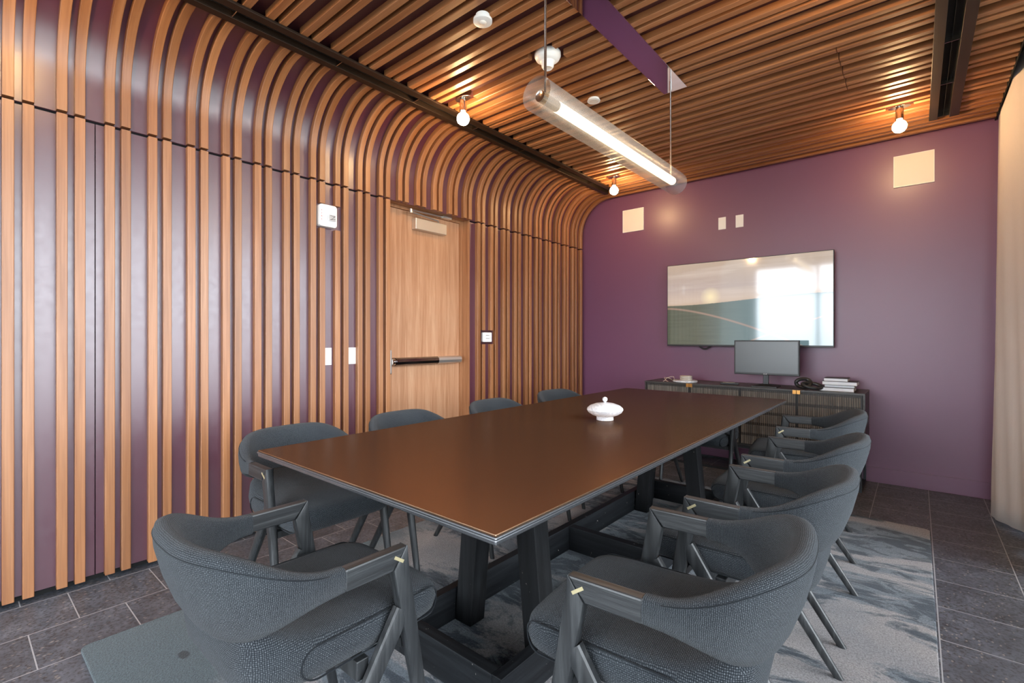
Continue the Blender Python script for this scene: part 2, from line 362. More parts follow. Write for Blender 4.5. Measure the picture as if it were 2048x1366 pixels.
# slats: pairs, pitch .1715
PAIRS = [(.157 + .1717*k) for k in range(-3, 28)]
SW = .0372
slat_y = []
for p in PAIRS:
    for q in (p, p+.0622):
        if q+SW < YB-.008 : slat_y.append(q)
def slat_run(bm, uvl, path, y0, ident, depth=.035, u0=0.0):
    """path: list of (x,z, nx,nz) of the front face; slat body goes back along the normal"""
    rows = []; L = 0; prev = None; c = .0022
    for x, z, nx, nz in path:
        if prev: L += math.hypot(x-prev[0], z-prev[1])
        prev = (x, z)
        prof = [(y0, -depth, 0), (y0, -c, .2), (y0+c, 0, .25), (y0+SW-c, 0, .75), (y0+SW, -c, .8), (y0+SW, -depth, 1)]
        rows.append(([bm.verts.new((x+nx*d, y, z+nz*d)) for y, d, _ in prof], L, [w for *_, w in prof]))
    for (a_, la, w), (b_, lb, _) in zip(rows, rows[1:]):
        for i in range(5):
            f = bm.faces.new((a_[i], a_[i+1], b_[i+1], b_[i]))
            for lp, (uu, vv) in zip(f.loops, ((la, w[i]), (la, w[i+1]), (lb, w[i+1]), (lb, w[i]))): lp[uvl].uv = (uu+u0+ident*3.37, ident+.05+vv*.037*.9*1.0+.0)
    for r_, sgn in ((rows[0], 1), (rows[-1], -1)):
        f = bm.faces.new(r_[0] if sgn > 0 else r_[0][::-1])
        for lp in f.loops: lp[uvl].uv = (ident*3.37, ident+.05+.01)
def straight(p0, p1, n): return [(*p0, *n), (*p1, *n)]
lb = B(); luv = lb.loops.layers.uv.new(); cb = B(); cuv = cb.loops.layers.uv.new(); tb = B(); tuv = tb.loops.layers.uv.new()
FIRE = (1.575, 1.735, 1.902, 2.066); THERM = (3.125, 3.30, 1.118, 1.245)
arc = [(0, SEAM+.008, 1, 0)]
for k in range(13):
    t = PI/2*k/12; arc.append((R_-R_*math.cos(t), ZC-R_+R_*math.sin(t), math.cos(t), -math.sin(t)))
arc.append((.425, ZC, 0, -1))
ceil_cuts = []                      # (x0,x1,y0,y1) pockets around fittings
BULBS = [(.72, 2.20), (.74, 4.22), (2.91, 4.20), (.72, .20), (2.91, 2.2)]
for bx_, by_ in BULBS: ceil_cuts.append((bx_-.075, bx_+.075, by_-.045, by_+.03))
ceil_cuts.append((1.335, 1.50, 2.13, 2.24))
ACC = (2.665, 3.12, 3.76)
for i, y in enumerate(slat_y):
    ident = i+1
    if -.35 < y:
        # lower wall
        if not (DY0-.005 < y < DY1+.02):
            segs = [(.022, SEAM-.006)]
            for c0, c1, z0, z1 in (FIRE, THERM):
                if y+SW > c0 and y < c1: segs = [(.022, z0), (z1, SEAM-.006)]
            for z0, z1 in segs: slat_run(lb, luv, straight((0, z0), (0, z1), (1, 0)), y, ident, u0=z0)
        slat_run(cb, cuv, arc, y, ident+100)
    # ceiling
    segs = [(.555 if y < 4.63 else .425, 3.075), (3.215, 3.43)] if y < 4.57 else [(.555 if y < 4.63 else .425, 3.43)]
    cuts = [(a0, a1) for a0, a1, b0, b1 in ceil_cuts if y+SW > b0 and y < b1]
    if ACC[1] < y < ACC[2]: cuts.append((ACC[0]-.002, ACC[0]+.002))
    for a0, a1 in cuts:
        ns = []
        for s0, s1 in segs:
            if a1 <= s0 or a0 >= s1: ns.append((s0, s1))
            else: ns += [(s0, a0), (a1, s1)]
        segs = ns
    for s0, s1 in segs: slat_run(tb, tuv, straight((s0, ZC), (s1, ZC), (0, -1)), y, ident+200, u0=s0)
# extra ceiling slats over the camera
o = struct('slats', lb, M['slat'], wl)
bm = B()                            # curved plum backing
pr = [(x-nx*.035, z-nz*.035) for x, z, nx, nz in arc[:-1]] + [(.50, ZC+.035)]
po = [(x-nx*.05, z-nz*.05) for x, z, nx, nz in arc[:-1]] + [(.50, ZC+.05)]
for side, rows in (('in', pr), ('out', po)):
    va = [bm.verts.new((x, -.35, z)) for x, z in rows]; vb = [bm.verts.new((x, YB-.002, z)) for x, z in rows]
    for i in range(len(rows)-1):
        f = (va[i], vb[i], vb[i+1], va[i+1]); bm.faces.new(f if side == 'in' else f[::-1])
bmesh.ops.recalc_face_normals(bm, faces=bm.faces)
cove = struct('trim_1', bm, M['panel'], autosmooth=30)
struct('slats', cb, M['slat'], cove, autosmooth=25)
ce = struct('ceiling', obox(.50, -2.7, ZC+.035, 3.43, YB, ZC+.12), M['ceilback'])
struct('slats', tb, M['slat'], ce)
bm = B(); box(bm, 3.43, -2.7, ZC+.12, 4.2, YB, 3.1); box(bm, .3, -2.7, ZC+.12, 3.43, YB, 3.1); struct('ceiling_pocket', bm, M['black'])
struct('trim_2', obox(3.431, -2.7, ZC-.0, 3.437, YB-.001, ZC+.12), M['black'])
# ------------------------------------------------------------------ door
d = empty('door_1', (-.14, (DY0+DY1)/2, 0)); d['kind'] = 'structure'
off = (-.14, (DY0+DY1)/2, 0)
bm = B(); box(bm, -.238, DY0+.0005, 0, -.057, DY0+.02, DZ); box(bm, -.238, DY0+.0005, DZ, -.036, DY1-.0005, DZ+.02); box(bm, -.238, DY1, 0, -.036, DY1+.0035, DZ+.02)
struct('door_frame', bm, M['frame'], d, off=off)
bm = B(); box(bm, -.17, DY1-.029, 0, -.124, DY1, DZ); box(bm, -.17, DY0+.02, DZ-.022, -.124, DY1-.029, DZ); box(bm, -.17, DY0+.02, 0, -.124, DY0+.04, DZ-.022)
struct('door_stop', bm, M['frame'], d, off=off)
struct('door_leaf', obox(-.185, DY0+.02, .01, -.141, DY1-.03, DZ-.024), M['door'], d, off=off)
cl = obj('door_closer', obox(-.141, 2.452, 2.058, -.088, 2.785, 2.147), M['satin'], d, off=off, bevel=.003); tag(cl, 'satin aluminium door closer')
bm = B(); tube(bm, [(-.12, 2.72, 2.147), (-.10, 2.70, 2.165), (-.062, 2.385, 2.176)], .006, 6); tube(bm, [(-.062, 2.38, 2.19), (-.11, 2.77, 2.213)], .006, 6)
lathe(bm, [(.011, 2.168), (.011, 2.198)], (-.062, 2.383, 0), 12); box(bm, -.124, 2.75, 2.200, -.085, 2.84, 2.219)
obj('closer_arm', bm, M['satin'], cl, off=off)
bm = B(); box(bm, -.141, 2.185, .892, -.100, 2.232, 1.083)
eb = obj('exit_device', bm, M['satin'], d, off=off, bevel=.008); tag(eb, 'chrome exit device case with push bar')
prof = [(-.141, .956), (-.141, 1.018), (-.098, 1.018), (-.082, 1.008), (-.076, .987), (-.082, .966), (-.098, .956)]
obj('push_bar', prism(B(), [(p[0], p[1]) for p in prof], 2.262, 2.690, 'Y'), M['darkchrome'], eb, off=off)
obj('bar_end', prism(B(), [(p[0], p[1]) for p in prof], 2.692, 2.955, 'Y'), M['satin'], eb, off=off)
bm = B(); lathe(bm, [(.020, 2.2325), (.026, 2.236), (.026, 2.243), (.019, 2.246), (.019, 2.250), (.027, 2.252), (.027, 2.261)], (-.108, 0, .987), 16, 'Y'); obj('latch_collar', bm, M['chrome'], eb, off=off, smooth=False)
# ------------------------------------------------------------------ windows
def window(name, axis, lo, hi, n, plane):
    bm = B(); gb = B()
    def bx(b, a0, z0, a1, z1, t0, t1):
        if axis == 'Y': box(b, plane+t0, a0, z0, plane+t1, a1, z1)
        else: box(b, a0, plane-t1, z0, a1, plane-t0, z1)
    z0, z1 = .12, 2.80
    for k in range(n+1):
        c = lo+(hi-lo)*k/n; bx(bm, c-.03, z0, c+.03, z1, 0, .08)
    bx(bm, lo, z0, hi, z0+.06, 0, .08); bx(bm, lo, z1-.06, hi, z1, 0, .08); bx(bm, lo, 2.15, hi, 2.20, .01, .07)
    for k in range(n):
        a0 = lo+(hi-lo)*k/n+.03; a1 = lo+(hi-lo)*(k+1)/n-.03; bx(gb, a0, z0+.06, a1, 2.15, .036, .042); bx(gb, a0, 2.20, a1, z1-.06, .036, .042)
    w = struct(name, bm, M['frameblack']); obj('window_pane', gb, M['pane'], w); return w
window('window_1', 'Y', -2.3, 4.1, 5, XR); window('window_2', 'X', .15, 3.85, 3, Y0)
bm = B(); box(bm, XR, -2.5, 0, XR+.1, 4.9, .12); box(bm, XR, 4.1, .12, XR+.1, 4.9, 3.1); box(bm, XR, -2.5, 2.80, XR+.1, 4.1, 3.1); box(bm, XR, -2.5, .12, XR+.1, -2.3, 2.8)
struct('wall_right', bm, M['grey'])
bm = B(); box(bm, 0, Y0-.1, 0, XR, Y0, .12); box(bm, 0, Y0-.1, .12, .15, Y0, 2.8); box(bm, 0, Y0-.1, 2.80, XR, Y0, 3.1); box(bm, 3.85, Y0-.1, .12, XR, Y0, 2.8)
struct('wall_rear', bm, M['grey'])
# ------------------------------------------------------------------ curtain
bm = B(); path = []
keys = [(3.43, 4.87), (3.415, 4.75), (3.435, 4.63), (3.40, 4.50), (3.37, 4.31), (3.46, 4.125), (3.53, 4.00), (3.56, 3.90), (3.47, 3.78), (3.50, 3.66), (3.57, 3.58), (3.49, 3.46)]
N_ = 96
def cr_pt(t):
    x = t*(len(keys)-1); i = min(int(x), len(keys)-2); f = x-i; P = [keys[max(0, min(len(keys)-1, i+j))] for j in (-1, 0, 1, 2)]
    return tuple(.5*((2*P[1][k])+(-P[0][k]+P[2][k])*f+(2*P[0][k]-5*P[1][k]+4*P[2][k]-P[3][k])*f*f+(-P[0][k]+3*P[1][k]-3*P[2][k]+P[3][k])*f**3) for k in (0, 1))
rows = []
for j in range(25):
    z = .03+(2.86-.03)*j/24; row = []
    for i in range(N_+1):
        x, y = cr_pt(i/N_); h = j/24; xm = 3.475
        x = xm+(x-xm)*(1-.42*h)+.006*math.sin(i*1.3+j*.35)*(1-h)
        if z > 2.66: x = max(x, 3.446)
        row.append(bm.verts.new((x, y, z)))
    rows.append(row)
for a_, b_ in zip(rows, rows[1:]):
    for i in range(N_): bm.faces.new((a_[i], a_[i+1], b_[i+1], b_[i]))
cu = obj('curtain', bm, M['curtain'], smooth=True); s_ = cu.modifiers.new('thickness', 'SOLIDIFY'); s_.thickness = .002
tag(cu, 'floor length off-white linen curtain hanging beside the plum wall', 'curtain')

# ================================================================== ceiling fittings
def linear_diffuser(x0, x1, y0, y1, bars, label):
    zt = ZC-.014; root = empty('linear_air_diffuser', ((x0+x1)/2, (y0+y1)/2, zt), label=label, cat='air diffuser', group='linear air diffusers in the ceiling'); of = root.location.copy()
    i0, i1 = x0+.046, x1-.050
    bm = B(); box(bm, x0, y0, zt, i0, y1, zt+.013); box(bm, i1, y0, zt, x1, y1, zt+.013); obj('flange', bm, M['bronze'], root, off=of, bevel=.001)
    bm = B(); box(bm, i0-.003, y0, zt+.0135, i0, y1, ZC+.03); box(bm, i1, y0, zt+.0135, i1+.003, y1, ZC+.03); obj('slot_side', bm, M['bronze'], root, off=of)
    bm = B(); box(bm, i0, y0, ZC+.022, i1, y1, ZC+.030); box(bm, (i0+i1)/2-.001, y0, ZC+.004, (i0+i1)/2+.001, y1, ZC+.022); obj('slot_back', bm, M['black'], root, off=of)
    for b in bars: obj('slot_divider', obox(i0, b-.002, zt+.003, i1, b+.002, ZC+.02), M['nickel'], root, off=of)
    return root
linear_diffuser(.408, .570, -2.0, 4.632, [-1.0, -.45, .1, .9, 1.45, 2.0, 2.55, 3.1, 3.65, 4.2], 'dark bronze linear air diffuser along the curved slat wall')
linear_diffuser(3.066, 3.225, -2.0, 4.570, [-1.0, -.43, .12, .67, 1.22, 1.77, 2.32, 2.87, 3.42, 3.97, 4.53], 'dark bronze linear air diffuser by the curtain side of the ceiling')
LB = ['lit globe bulb on the ceiling beside the left air diffuser, directly above the door', 'lit globe bulb in the far left corner above the square speaker grille',
      'lit globe bulb on the right side of the ceiling near the plum wall', 'lit globe bulb over the near end of the slatted wall', 'lit globe bulb on the ceiling above the window side of the table']
for (x, y), lab in zip(BULBS, LB):
    r = empty('ceiling_bulb_light', (x, y, ZC+.006), label=lab, cat='ceiling light', group='bare bulb ceiling lights')
    pl = [( .062*math.cos(t)*abs(math.cos(t))**.0, .034*math.sin(t)*(1-.0*abs(math.cos(t)))) for t in [2*PI*k/28 for k in range(28)]]
    pl = [(px*1.0, py*(1-abs(px)/.075)) if False else (px, py) for px, py in pl]
    obj('mounting_plate', prism(B(), pl, -.006, 0, 'Z'), M['nickel'], r, bevel=.001)
    obj('socket', lathe(B(), [(.020, -.006), (.020, -.012), (.023, -.016), (.023, -.088), (.018, -.092)], seg=24), M['nickel'], r, autosmooth=30)
    pb = [(.013, -.088), (.015, -.096)] + [(.041*math.sin(t), -.136+.041*math.cos(t)) for t in [.42+(PI-.44)*k/14 for k in range(15)]]
    obj('bulb', lathe(B(), pb, seg=28), M['bulb'], r, smooth=True)
# round ceiling devices
r = empty('occupancy_sensor', (1.385, 1.69, ZC), label='white round occupancy sensor near the top centre of the ceiling', cat='sensor')
obj('housing', lathe(B(), [(.034, 0), (.034, -.018), (.046, -.022), (.046, -.034), (.040, -.036)], seg=36), M['white'], r, autosmooth=35)
obj('lens', lathe(B(), [(.018, -.0361), (.0175, -.039), (.010, -.043), (.003, -.044)], seg=24), M['offwhite'], r, smooth=True)
r = empty('smoke_detector', (1.415, 2.186, ZC+.03), label='white smoke detector with a stepped dome beside the pendant rod', cat='smoke detector')
obj('base', lathe(B(), [(.070, 0), (.074, -.004), (.074, -.020), (.066, -.036), (.044, -.052)], seg=40), M['white'], r, autosmooth=50)
obj('sensing_chamber', lathe(B(), [(.044, -.0522), (.036, -.060), (.034, -.078), (.026, -.088), (.024, -.086), (.004, -.087)], seg=32), M['white'], r, autosmooth=50)
r = empty('sprinkler_cover', (1.378, 2.752, ZC), label='small white disc sprinkler cover flush on the wooden ceiling', cat='sprinkler cover')
obj('disc', lathe(B(), [(.036, 0), (.036, -.010), (.042, -.012), (.042, -.016), (.040, -.017)], seg=32), M['white'], r)
obj('ring', lathe(B(), [(.030, -.0171), (.029, -.0185), (.004, -.0185)], seg=32), M['offwhite'], r)

# ------------------------------------------------------------------ pendant
px, pz = 1.837, 2.150
r = empty('pendant_lamp', (px, 2.26, pz), label='long tubular pendant lamp hanging on two rods above the table', cat='pendant lamp'); of = r.location.copy()
obj('canopy_plate', obox(1.763, .95, ZC-.012, 1.911, 2.972, ZC-.002), M['mirror'], r, off=of, bevel=.001)
for y in (1.588, 2.896):
    bm = B(); lathe(bm, [(.0055, pz+.02), (.0055, ZC-.012)], (px, y, 0), 14); lathe(bm, [(.0085, ZC-.040), (.0085, ZC-.012)], (px, y, 0), 14)
    obj('suspension_rod', bm, M['nickel'], r, off=of, autosmooth=40)
bm = B(); uvl = bm.loops.layers.uv.new(); seg = 64; y0, y1, RT = 1.528, 2.985, .069; ny = 12
rings = [[bm.verts.new((px+RT*math.cos(2*PI*k/seg), y0+(y1-y0)*j/ny, pz+RT*math.sin(2*PI*k/seg))) for k in range(seg)] for j in range(ny+1)]
for j in range(ny):
    for k in range(seg):
        f = bm.faces.new((rings[j][k], rings[j][(k+1)%seg], rings[j+1][(k+1)%seg], rings[j+1][k]))
        for lp, (uu, vv) in zip(f.loops, ((k, j), (k+1, j), (k+1, j+1), (k, j+1))): lp[uvl].uv = (uu/seg, (y1-y0)*vv/ny)
obj('glass_tube', bm, M['tubeglass'], r, off=of, smooth=True)
obj('lamp_core', lathe(B(), [(.023, 1.668), (.0235, 1.672), (.0235, 2.92), (.020, 2.926)], (px, 0, pz), 28, 'Y'), M['tube'], r, off=of, autosmooth=30)
bm = B(); lathe(bm, [(.017, 1.553), (.0225, 1.551), (.0225, 1.667), (.017, 1.6675)], (px, 0, pz), 28, 'Y'); obj('end_fitting', bm, M['nickel'], r, off=of, autosmooth=30)
bm = B(); lathe(bm, [(.017, 2.927), (.022, 2.928), (.022, 2.955), (.010, 2.957)], (px, 0, pz), 28, 'Y'); obj('end_fitting', bm, M['nickel'], r, off=of, autosmooth=30)

# ================================================================== wall devices
r = empty('fire_alarm', (-.034, 1.642, 1.984), label='white fire alarm strobe mounted between slats left of the door', cat='fire alarm')
def rrect(w, h, rad, n=5):
    pts = []
    for cx_, cy_, a0 in ((w/2-rad, h/2-rad, 0), (-w/2+rad, h/2-rad, 90), (-w/2+rad, -h/2+rad, 180), (w/2-rad, -h/2+rad, 270)):
        for k in range(n+1):
            t = math.radians(a0+90*k/n); pts.append((cx_+rad*math.cos(t), cy_+rad*math.sin(t)))
    return pts
obj('housing', prism(B(), rrect(.124, .146, .018), 0, .052, 'X'), M['white'], r, bevel=.004)
obj('sounder_grille', prism(B(), [(p[0]+.018, p[1]+.026) for p in rrect(.062, .062, .01)], .052, .054, 'X'), M['white'], r, bevel=.001)
obj('strobe_lens', prism(B(), [(p[0]+.020, p[1]-.014) for p in rrect(.054, .040, .006)], .054, .070, 'X'), M['clear'], r, bevel=.004)
bm = B(); tube(bm, [(.0705, .002, .000), (.0705, .038, -.003)], .0012, 5); tube(bm, [(.0705, .000, -.028), (.0705, .040, -.022)], .0012, 5); tube(bm, [(.0705, .010, -.026), (.0705, .034, -.004)], .0012, 5)
obj('strobe_reflector', bm, M['blackplastic'], r)
for k, ch in enumerate('FIRE'): text('lettering', ch, .016, M['red'], (.0525, -.047, .030-.020*k), (PI/2, 0, PI/2), r)
bm = B(); r = empty('thermostat', (-.034, 3.213, 1.182), label='small white square wall control with buttons right of the door', cat='thermostat')
obj('backplate', obox(0, -.082, -.062, .002, .082, .060), M['ceilback'], r)
obj('cover', prism(B(), rrect(.118, .088, .008), .002, .024, 'X'), M['white'], r, bevel=.003)
for zb in (.014, -.014): obj('button', obox(.024, -.020, zb, .0255, .022, zb+.005), M['satin'], r)
def plate(loc, w, h, facing, label, grp, toggles=0):
    r = empty('blank_wall_plate', loc, label=label, cat='wall plate', group=grp)
    if facing == 'X': bm = obox(0, -w/2, -h/2, .005, w/2, h/2); t = obox(.005, -.012, -.033, .0075, .012, .033)
    else: bm = obox(-w/2, -.005, -h/2, w/2, 0, h/2); t = obox(-.016, -.0062, -.033, .016, -.005, .033)
    obj('cover', bm, M['white'], r, bevel=.0015); obj('insert', t, M['white'], r, bevel=.0008)
plate((-.035, 1.662, 1.049), .058, .116, 'X', 'white wall plate between slats left of the door, the one farther from it', 'white plates on the slat wall')
plate((-.035, 1.846, 1.049), .058, .116, 'X', 'white wall plate between slats left of the door, the one nearer to it', 'white plates on the slat wall')
plate((1.548, YB, 2.294), .070, .118, 'Y', 'small white blank plate high above the television, left of two', 'small white plates above the television')
plate((1.707, YB, 2.292), .070, .118, 'Y', 'small white blank plate high above the television, right of two', 'small white plates above the television')
for x0, x1, z0, z1, lab in ((.488, .736, 2.350, 2.596, 'square white speaker grille on the plum wall near the slatted corner'), (2.858, 3.104, 2.372, 2.620, 'square white speaker grille on the plum wall near the curtain')):
    cx_, cz_ = (x0+x1)/2, (z0+z1)/2; w = (x1-x0)/2; h = (z1-z0)/2
    r = empty('wall_speaker', (cx_, YB, cz_), label=lab, cat='wall speaker', group='square speaker grilles on the plum wall')
    bm = B(); e = .004; box(bm, -w, -.010, -h, w, 0, -h+e); box(bm, -w, -.010, h-e, w, 0, h); box(bm, -w, -.010, -h+e, -w+e, 0, h-e); box(bm, w-e, -.010, -h+e, w, 0, h-e)
    obj('frame', bm, M['white'], r); obj('grille', obox(-w+e, -.0085, -h+e, w-e, 0, h-e), M['offwhite'], r)

# ------------------------------------------------------------------ television
TY = 4.815; tx0, tx1, tz0, tz1 = 1.030, 2.470, 1.094, 1.919
r = empty('television', ((tx0+tx1)/2, TY, (tz0+tz1)/2), label='large wall-mounted television showing hills under a hazy sky', cat='television'); of = r.location.copy()
bm = obox(tx0, TY, tz0, tx1, TY+.028, tz1); obj('housing', bm, M['blackplastic'], r, off=of, bevel=.002)
obj('wall_mount', obox(tx0+.45, TY+.028, tz0+.2, tx1-.45, YB, tz1-.2), M['blackplastic'], r, off=of)
bm = B(); uvl = bm.loops.layers.uv.new(); q = [bm.verts.new((x, TY-.0012, z)) for x, z in ((tx0+.006, tz0+.016), (tx1-.006, tz0+.016), (tx1-.006, tz1-.006), (tx0+.006, tz1-.006))]
f = bm.faces.new(q)
for lp, uvc in zip(f.loops, ((0, 0), (1, 0), (1, 1), (0, 1))): lp[uvl].uv = uvc
obj('screen', bm, M['screen'], r, off=of)
cb_ = B()
for dz, dw in ((0, 0), (.012, .012)):
    tube(cb_, [(1.33+dw+ (.13-2*dw)*k/12, TY+.045, tz0-.0+.01-(.045-dz)*math.sin(PI*k/12)) for k in range(13)], .004, 6)
obj('cable', cb_, M['blackplastic'], r, off=of, smooth=True)

# ================================================================== sideboard
sx0, sx1, sy0, sy1, sz0, sz1 = .942, 2.703, 4.475, 4.88, .235, .752
r = empty('sideboard', ((sx0+sx1)/2, (sy0+sy1)/2, 0), label='long low dark sideboard with ribbed doors under the television', cat='sideboard'); of = r.location.copy()
bm = B(); box(bm, sx0, sy0-.004, sz1-.014, sx1, sy1, sz1); box(bm, sx0, sy0, sz0, sx0+.014, sy1, sz1-.014); box(bm, sx1-.014, sy0, sz0, sx1, sy1, sz1-.014); box(bm, sx0+.014, sy0+.02, sz0, sx1-.014, sy1, sz0+.016); box(bm, sx0+.014, sy1-.012, sz0+.016, sx1-.014, sy1, sz1-.014)
obj('carcass', bm, M['sidewood'], r, off=of)
seams = [sx0+.016, 1.382, 1.822, 2.252, sx1-.016]
for k in range(4):
    x0, x1 = seams[k]+.0015, seams[k+1]-.0015; z0, z1 = sz0+.018, sz1-.016
    bm = obox(x0, sy0+.002, z0, x1, sy0+.022, z1)
    n = int((x1-x0-.008)/.0148); px0 = (x0+x1)/2-(n-1)*.0148/2; per = (z1-z0)/5.4
    for i in range(n):
        cx_ = px0+i*.0148; zt = z1-.012
        for j in range(6):
            za, zb = zt-.008-.072, zt-.008
            if zb < z0+.01: break
            za = max(za, z0+.006)
            pts = [(cx_-.0058, 0), (cx_-.0044, -.004), (cx_, -.0058), (cx_+.0044, -.004), (cx_+.0058, 0)]
            va = [bm.verts.new((p[0], sy0+.002+p[1], za)) for p in pts]; vb = [bm.verts.new((p[0], sy0+.002+p[1], zb)) for p in pts]
            for q in range(4): bm.faces.new((va[q], va[q+1], vb[q+1], vb[q]))
            bm.faces.new(va[::-1]); bm.faces.new(vb)
            for zz in (zt, zt-.0135*0-.086):
                if zz < z0+.006: continue
                c = [(cx_-.0042, zz), (cx_, zz+.0042), (cx_+.0042, zz), (cx_, zz-.0042)]
                tip = bm.verts.new((cx_, sy0-.002, zz)); vv = [bm.verts.new((p[0], sy0+.0018, p[1])) for p in c]
                for q in range(4): bm.faces.new((vv[q], vv[(q+1)%4], tip))
            zt -= .0955
    bmesh.ops.recalc_face_normals(bm, faces=bm.faces)
    bm.faces.ensure_lookup_table()
    for f in bm.faces[:6]: f.material_index = 1
    dr = obj('door', bm, M['rib'], r, off=of); dr.data.materials.append(M['ribgap'])
    hx = {0: x1-.026, 1: x0, 2: x1-.026, 3: x0}[k]
    tag(obj('pull', obox(hx, sy0-.012, sz1-.034, hx+.026, sy0+.001, sz1-.002), M['brass'], dr, off=of, bevel=.001), 'brass pull')
bm = B(); t = .018
for x in (sx0+.02, sx1-.038):
    box(bm, x, sy0+.005, 0, x+t, sy0+.005+t, sz0); box(bm, x, sy1-.03, 0, x+t, sy1-.03+t, sz0); box(bm, x, sy0+.005+t, 0, x+t, sy1-.03, t)
    box(bm, x, sy0+.005+t, sz0-t, x+t, sy1-.03, sz0)
box(bm, sx0+.038, sy0+.005, sz0-t, sx1-.038, sy0+.005+t, sz0); box(bm, sx0+.038, sy1-.03, 0, sx1-.038, sy1-.03+t, t)
box(bm, sx0+.038, sy0+.005, 0, sx1-.038, sy0+.005+t, t)
obj('sled_base', bm, M['frameblack'], r, off=of)
ST = sz1
# things on the sideboard
t_ = obj('serving_board', lathe(B(), [(.108, 0), (.112, .004), (.112, .014), (.108, .018)], (0, 0, 0), 40), M['marble'], autosmooth=30); t_.location = (1.295, 4.60, ST)
tag(t_, 'round white marble board at the left end of the sideboard', 'board')
names = ['bottom', 'second', 'third', 'top']
for k in range(4):
    c = obj('coaster', lathe(B(), [(.052, 0), (.056, .003), (.056, .008), (.052, .0105)], seg=28), M['stone'], autosmooth=30)
    c.location = (1.305+.003*math.sin(k*2.1), 4.60+.003*math.cos(k*3), ST+.018+.0106*k); 
    tag(c, {0: 'speckled stone coaster, lowest of the stack on the marble board', 1: 'speckled stone coaster, second from the bottom on the marble board', 2: 'speckled stone coaster, second from the top on the marble board', 3: 'speckled stone coaster, topmost of the stack on the marble board'}[k], 'coaster', 'stone coasters stacked on the marble board')
bm = B(); tube(bm, [(1.185, 4.57, ST+.010), (1.165, 4.54, ST+.032), (1.15, 4.52, ST+.040), (1.13, 4.51, ST+.010), (1.12, 4.50, ST+.004)], .0022, 6)
tube(bm, [(1.19, 4.60, ST+.012), (1.185, 4.60, ST+.044), (1.165, 4.58, ST+.046), (1.14, 4.54, ST+.034), (1.125, 4.52, ST+.042), (1.135, 4.50, ST+.030), (1.15, 4.50, ST+.010), (1.17, 4.50, ST+.003)], .0022, 6)
tag(obj('cord_loop', bm, M['cord'], smooth=True), 'thin natural cord loop trailing beside the marble board', 'cord')
rc = empty('remote_control', (1.70, 4.60, ST), math.radians(12), label='black remote control lying on the sideboard left of the monitor', cat='remote control')
obj('body', obox(-.078, -.020, 0, .078, .020, .018), M['blackplastic'], rc, bevel=.006); obj('keypad', obox(-.055, -.012, .018, .045, .012, .0195), M['offwhite'], rc, bevel=.001)
bm = None
mo = empty('computer_monitor', (2.0, 4.60, ST), label='small dark desktop monitor standing on the sideboard', cat='monitor')
obj('housing', obox(-.255, -.018, .101, .256, .012, .402), M['blackplastic'], mo, bevel=.004)
obj('screen', obox(-.243, -.0195, .119, .244, -.018, .390), M['monitor'], mo)
obj('stand_neck', prism(B(), [(-.022, 0), (-.020, -.006), (.020, -.006), (.022, 0), (.020, .012), (-.020, .012)], .010, .102, 'Z'), M['blackplastic'], mo, bevel=.002)
bm = B(); lo = [bm.verts.new(p) for p in ((-.098, -.085, 0), (.098, -.085, 0), (.098, .085, 0), (-.098, .085, 0))]; mi = [bm.verts.new((v.co.x, v.co.y, .009)) for v in lo]; hi = [bm.verts.new(p) for p in ((-.035, -.03, .024), (.035, -.03, .024), (.035, .03, .024), (-.035, .03, .024))]
for A_, B_ in ((lo, mi), (mi, hi)):
    for k in range(4): bm.faces.new((A_[k], A_[(k+1)%4], B_[(k+1)%4], B_[k]))
bm.faces.new(lo[::-1]); bm.faces.new(hi); obj('stand_foot', bm, M['blackplastic'], mo, bevel=.001)
text('logo', 'LG', .012, M['white'], (.004, -.0188, .110), (PI/2, 0, 0), mo)
bm = B(); tube(bm, [(-.012+.0045*math.cos(t), -.0190, .110+.0045*math.sin(t)) for t in [2*PI*k/16 for k in range(16)]], .0006, 5, closed=True); obj('logo_ring', bm, M['white'], mo)
# knot sculpture: two interlocking rings
bm = B(); tl = []
for k in range(64):
    t = 2*PI*k/64; tl.append((-.030+.052*math.cos(t), .010+.020*math.sin(t)+.012*math.sin(2*t), .050+.033*math.sin(t)))
tube(bm, tl, .0145, 12, closed=True)
tl = []
for k in range(64):
    t = 2*PI*k/64; tl.append((.034+.062*math.cos(t), -.012+.036*math.sin(t+.5), .035+.018*math.sin(t-.6)))
tube(bm, tl, .0145, 12, closed=True)
sk = obj('knot_sculpture', bm, M['sculpt'], smooth=True); sk.location = (2.318, 4.545, ST+.0015); tag(sk, 'black ceramic knot of two linked rings left of the books', 'sculpture')
bks = [(2.393, 2.629, 4.545, 4.735, .028, 'lowest white-paged book in the stack at the sideboard end'), (2.432, 2.632, 4.565, 4.745, .020, 'second book up in the stack at the sideboard end'), (2.418, 2.648, 4.55, 4.745, .028, 'third book up in the stack, wider than the top one'), (2.428, 2.588, 4.56, 4.735, .024, 'topmost small book with a black cover in the stack')]
z = ST
for x0, x1, y0, y1, h, lab in bks:
    b = empty('book', ((x0+x1)/2, (y0+y1)/2, z), label=lab, cat='book', group='books stacked on the sideboard'); w, dd = (x1-x0)/2, (y1-y0)/2; c = .0018
    bm = B(); box(bm, -w, -dd, 0, w, dd, c); box(bm, -w, -dd, h-c, w, dd, h); box(bm, -w, dd-c, c, w, dd, h-c); obj('cover', bm, M['cover'], b)
    obj('pages', obox(-w+.002, -dd+.002, c, w-.002, dd-c, h-c), M['paper'], b); z += h+.0004

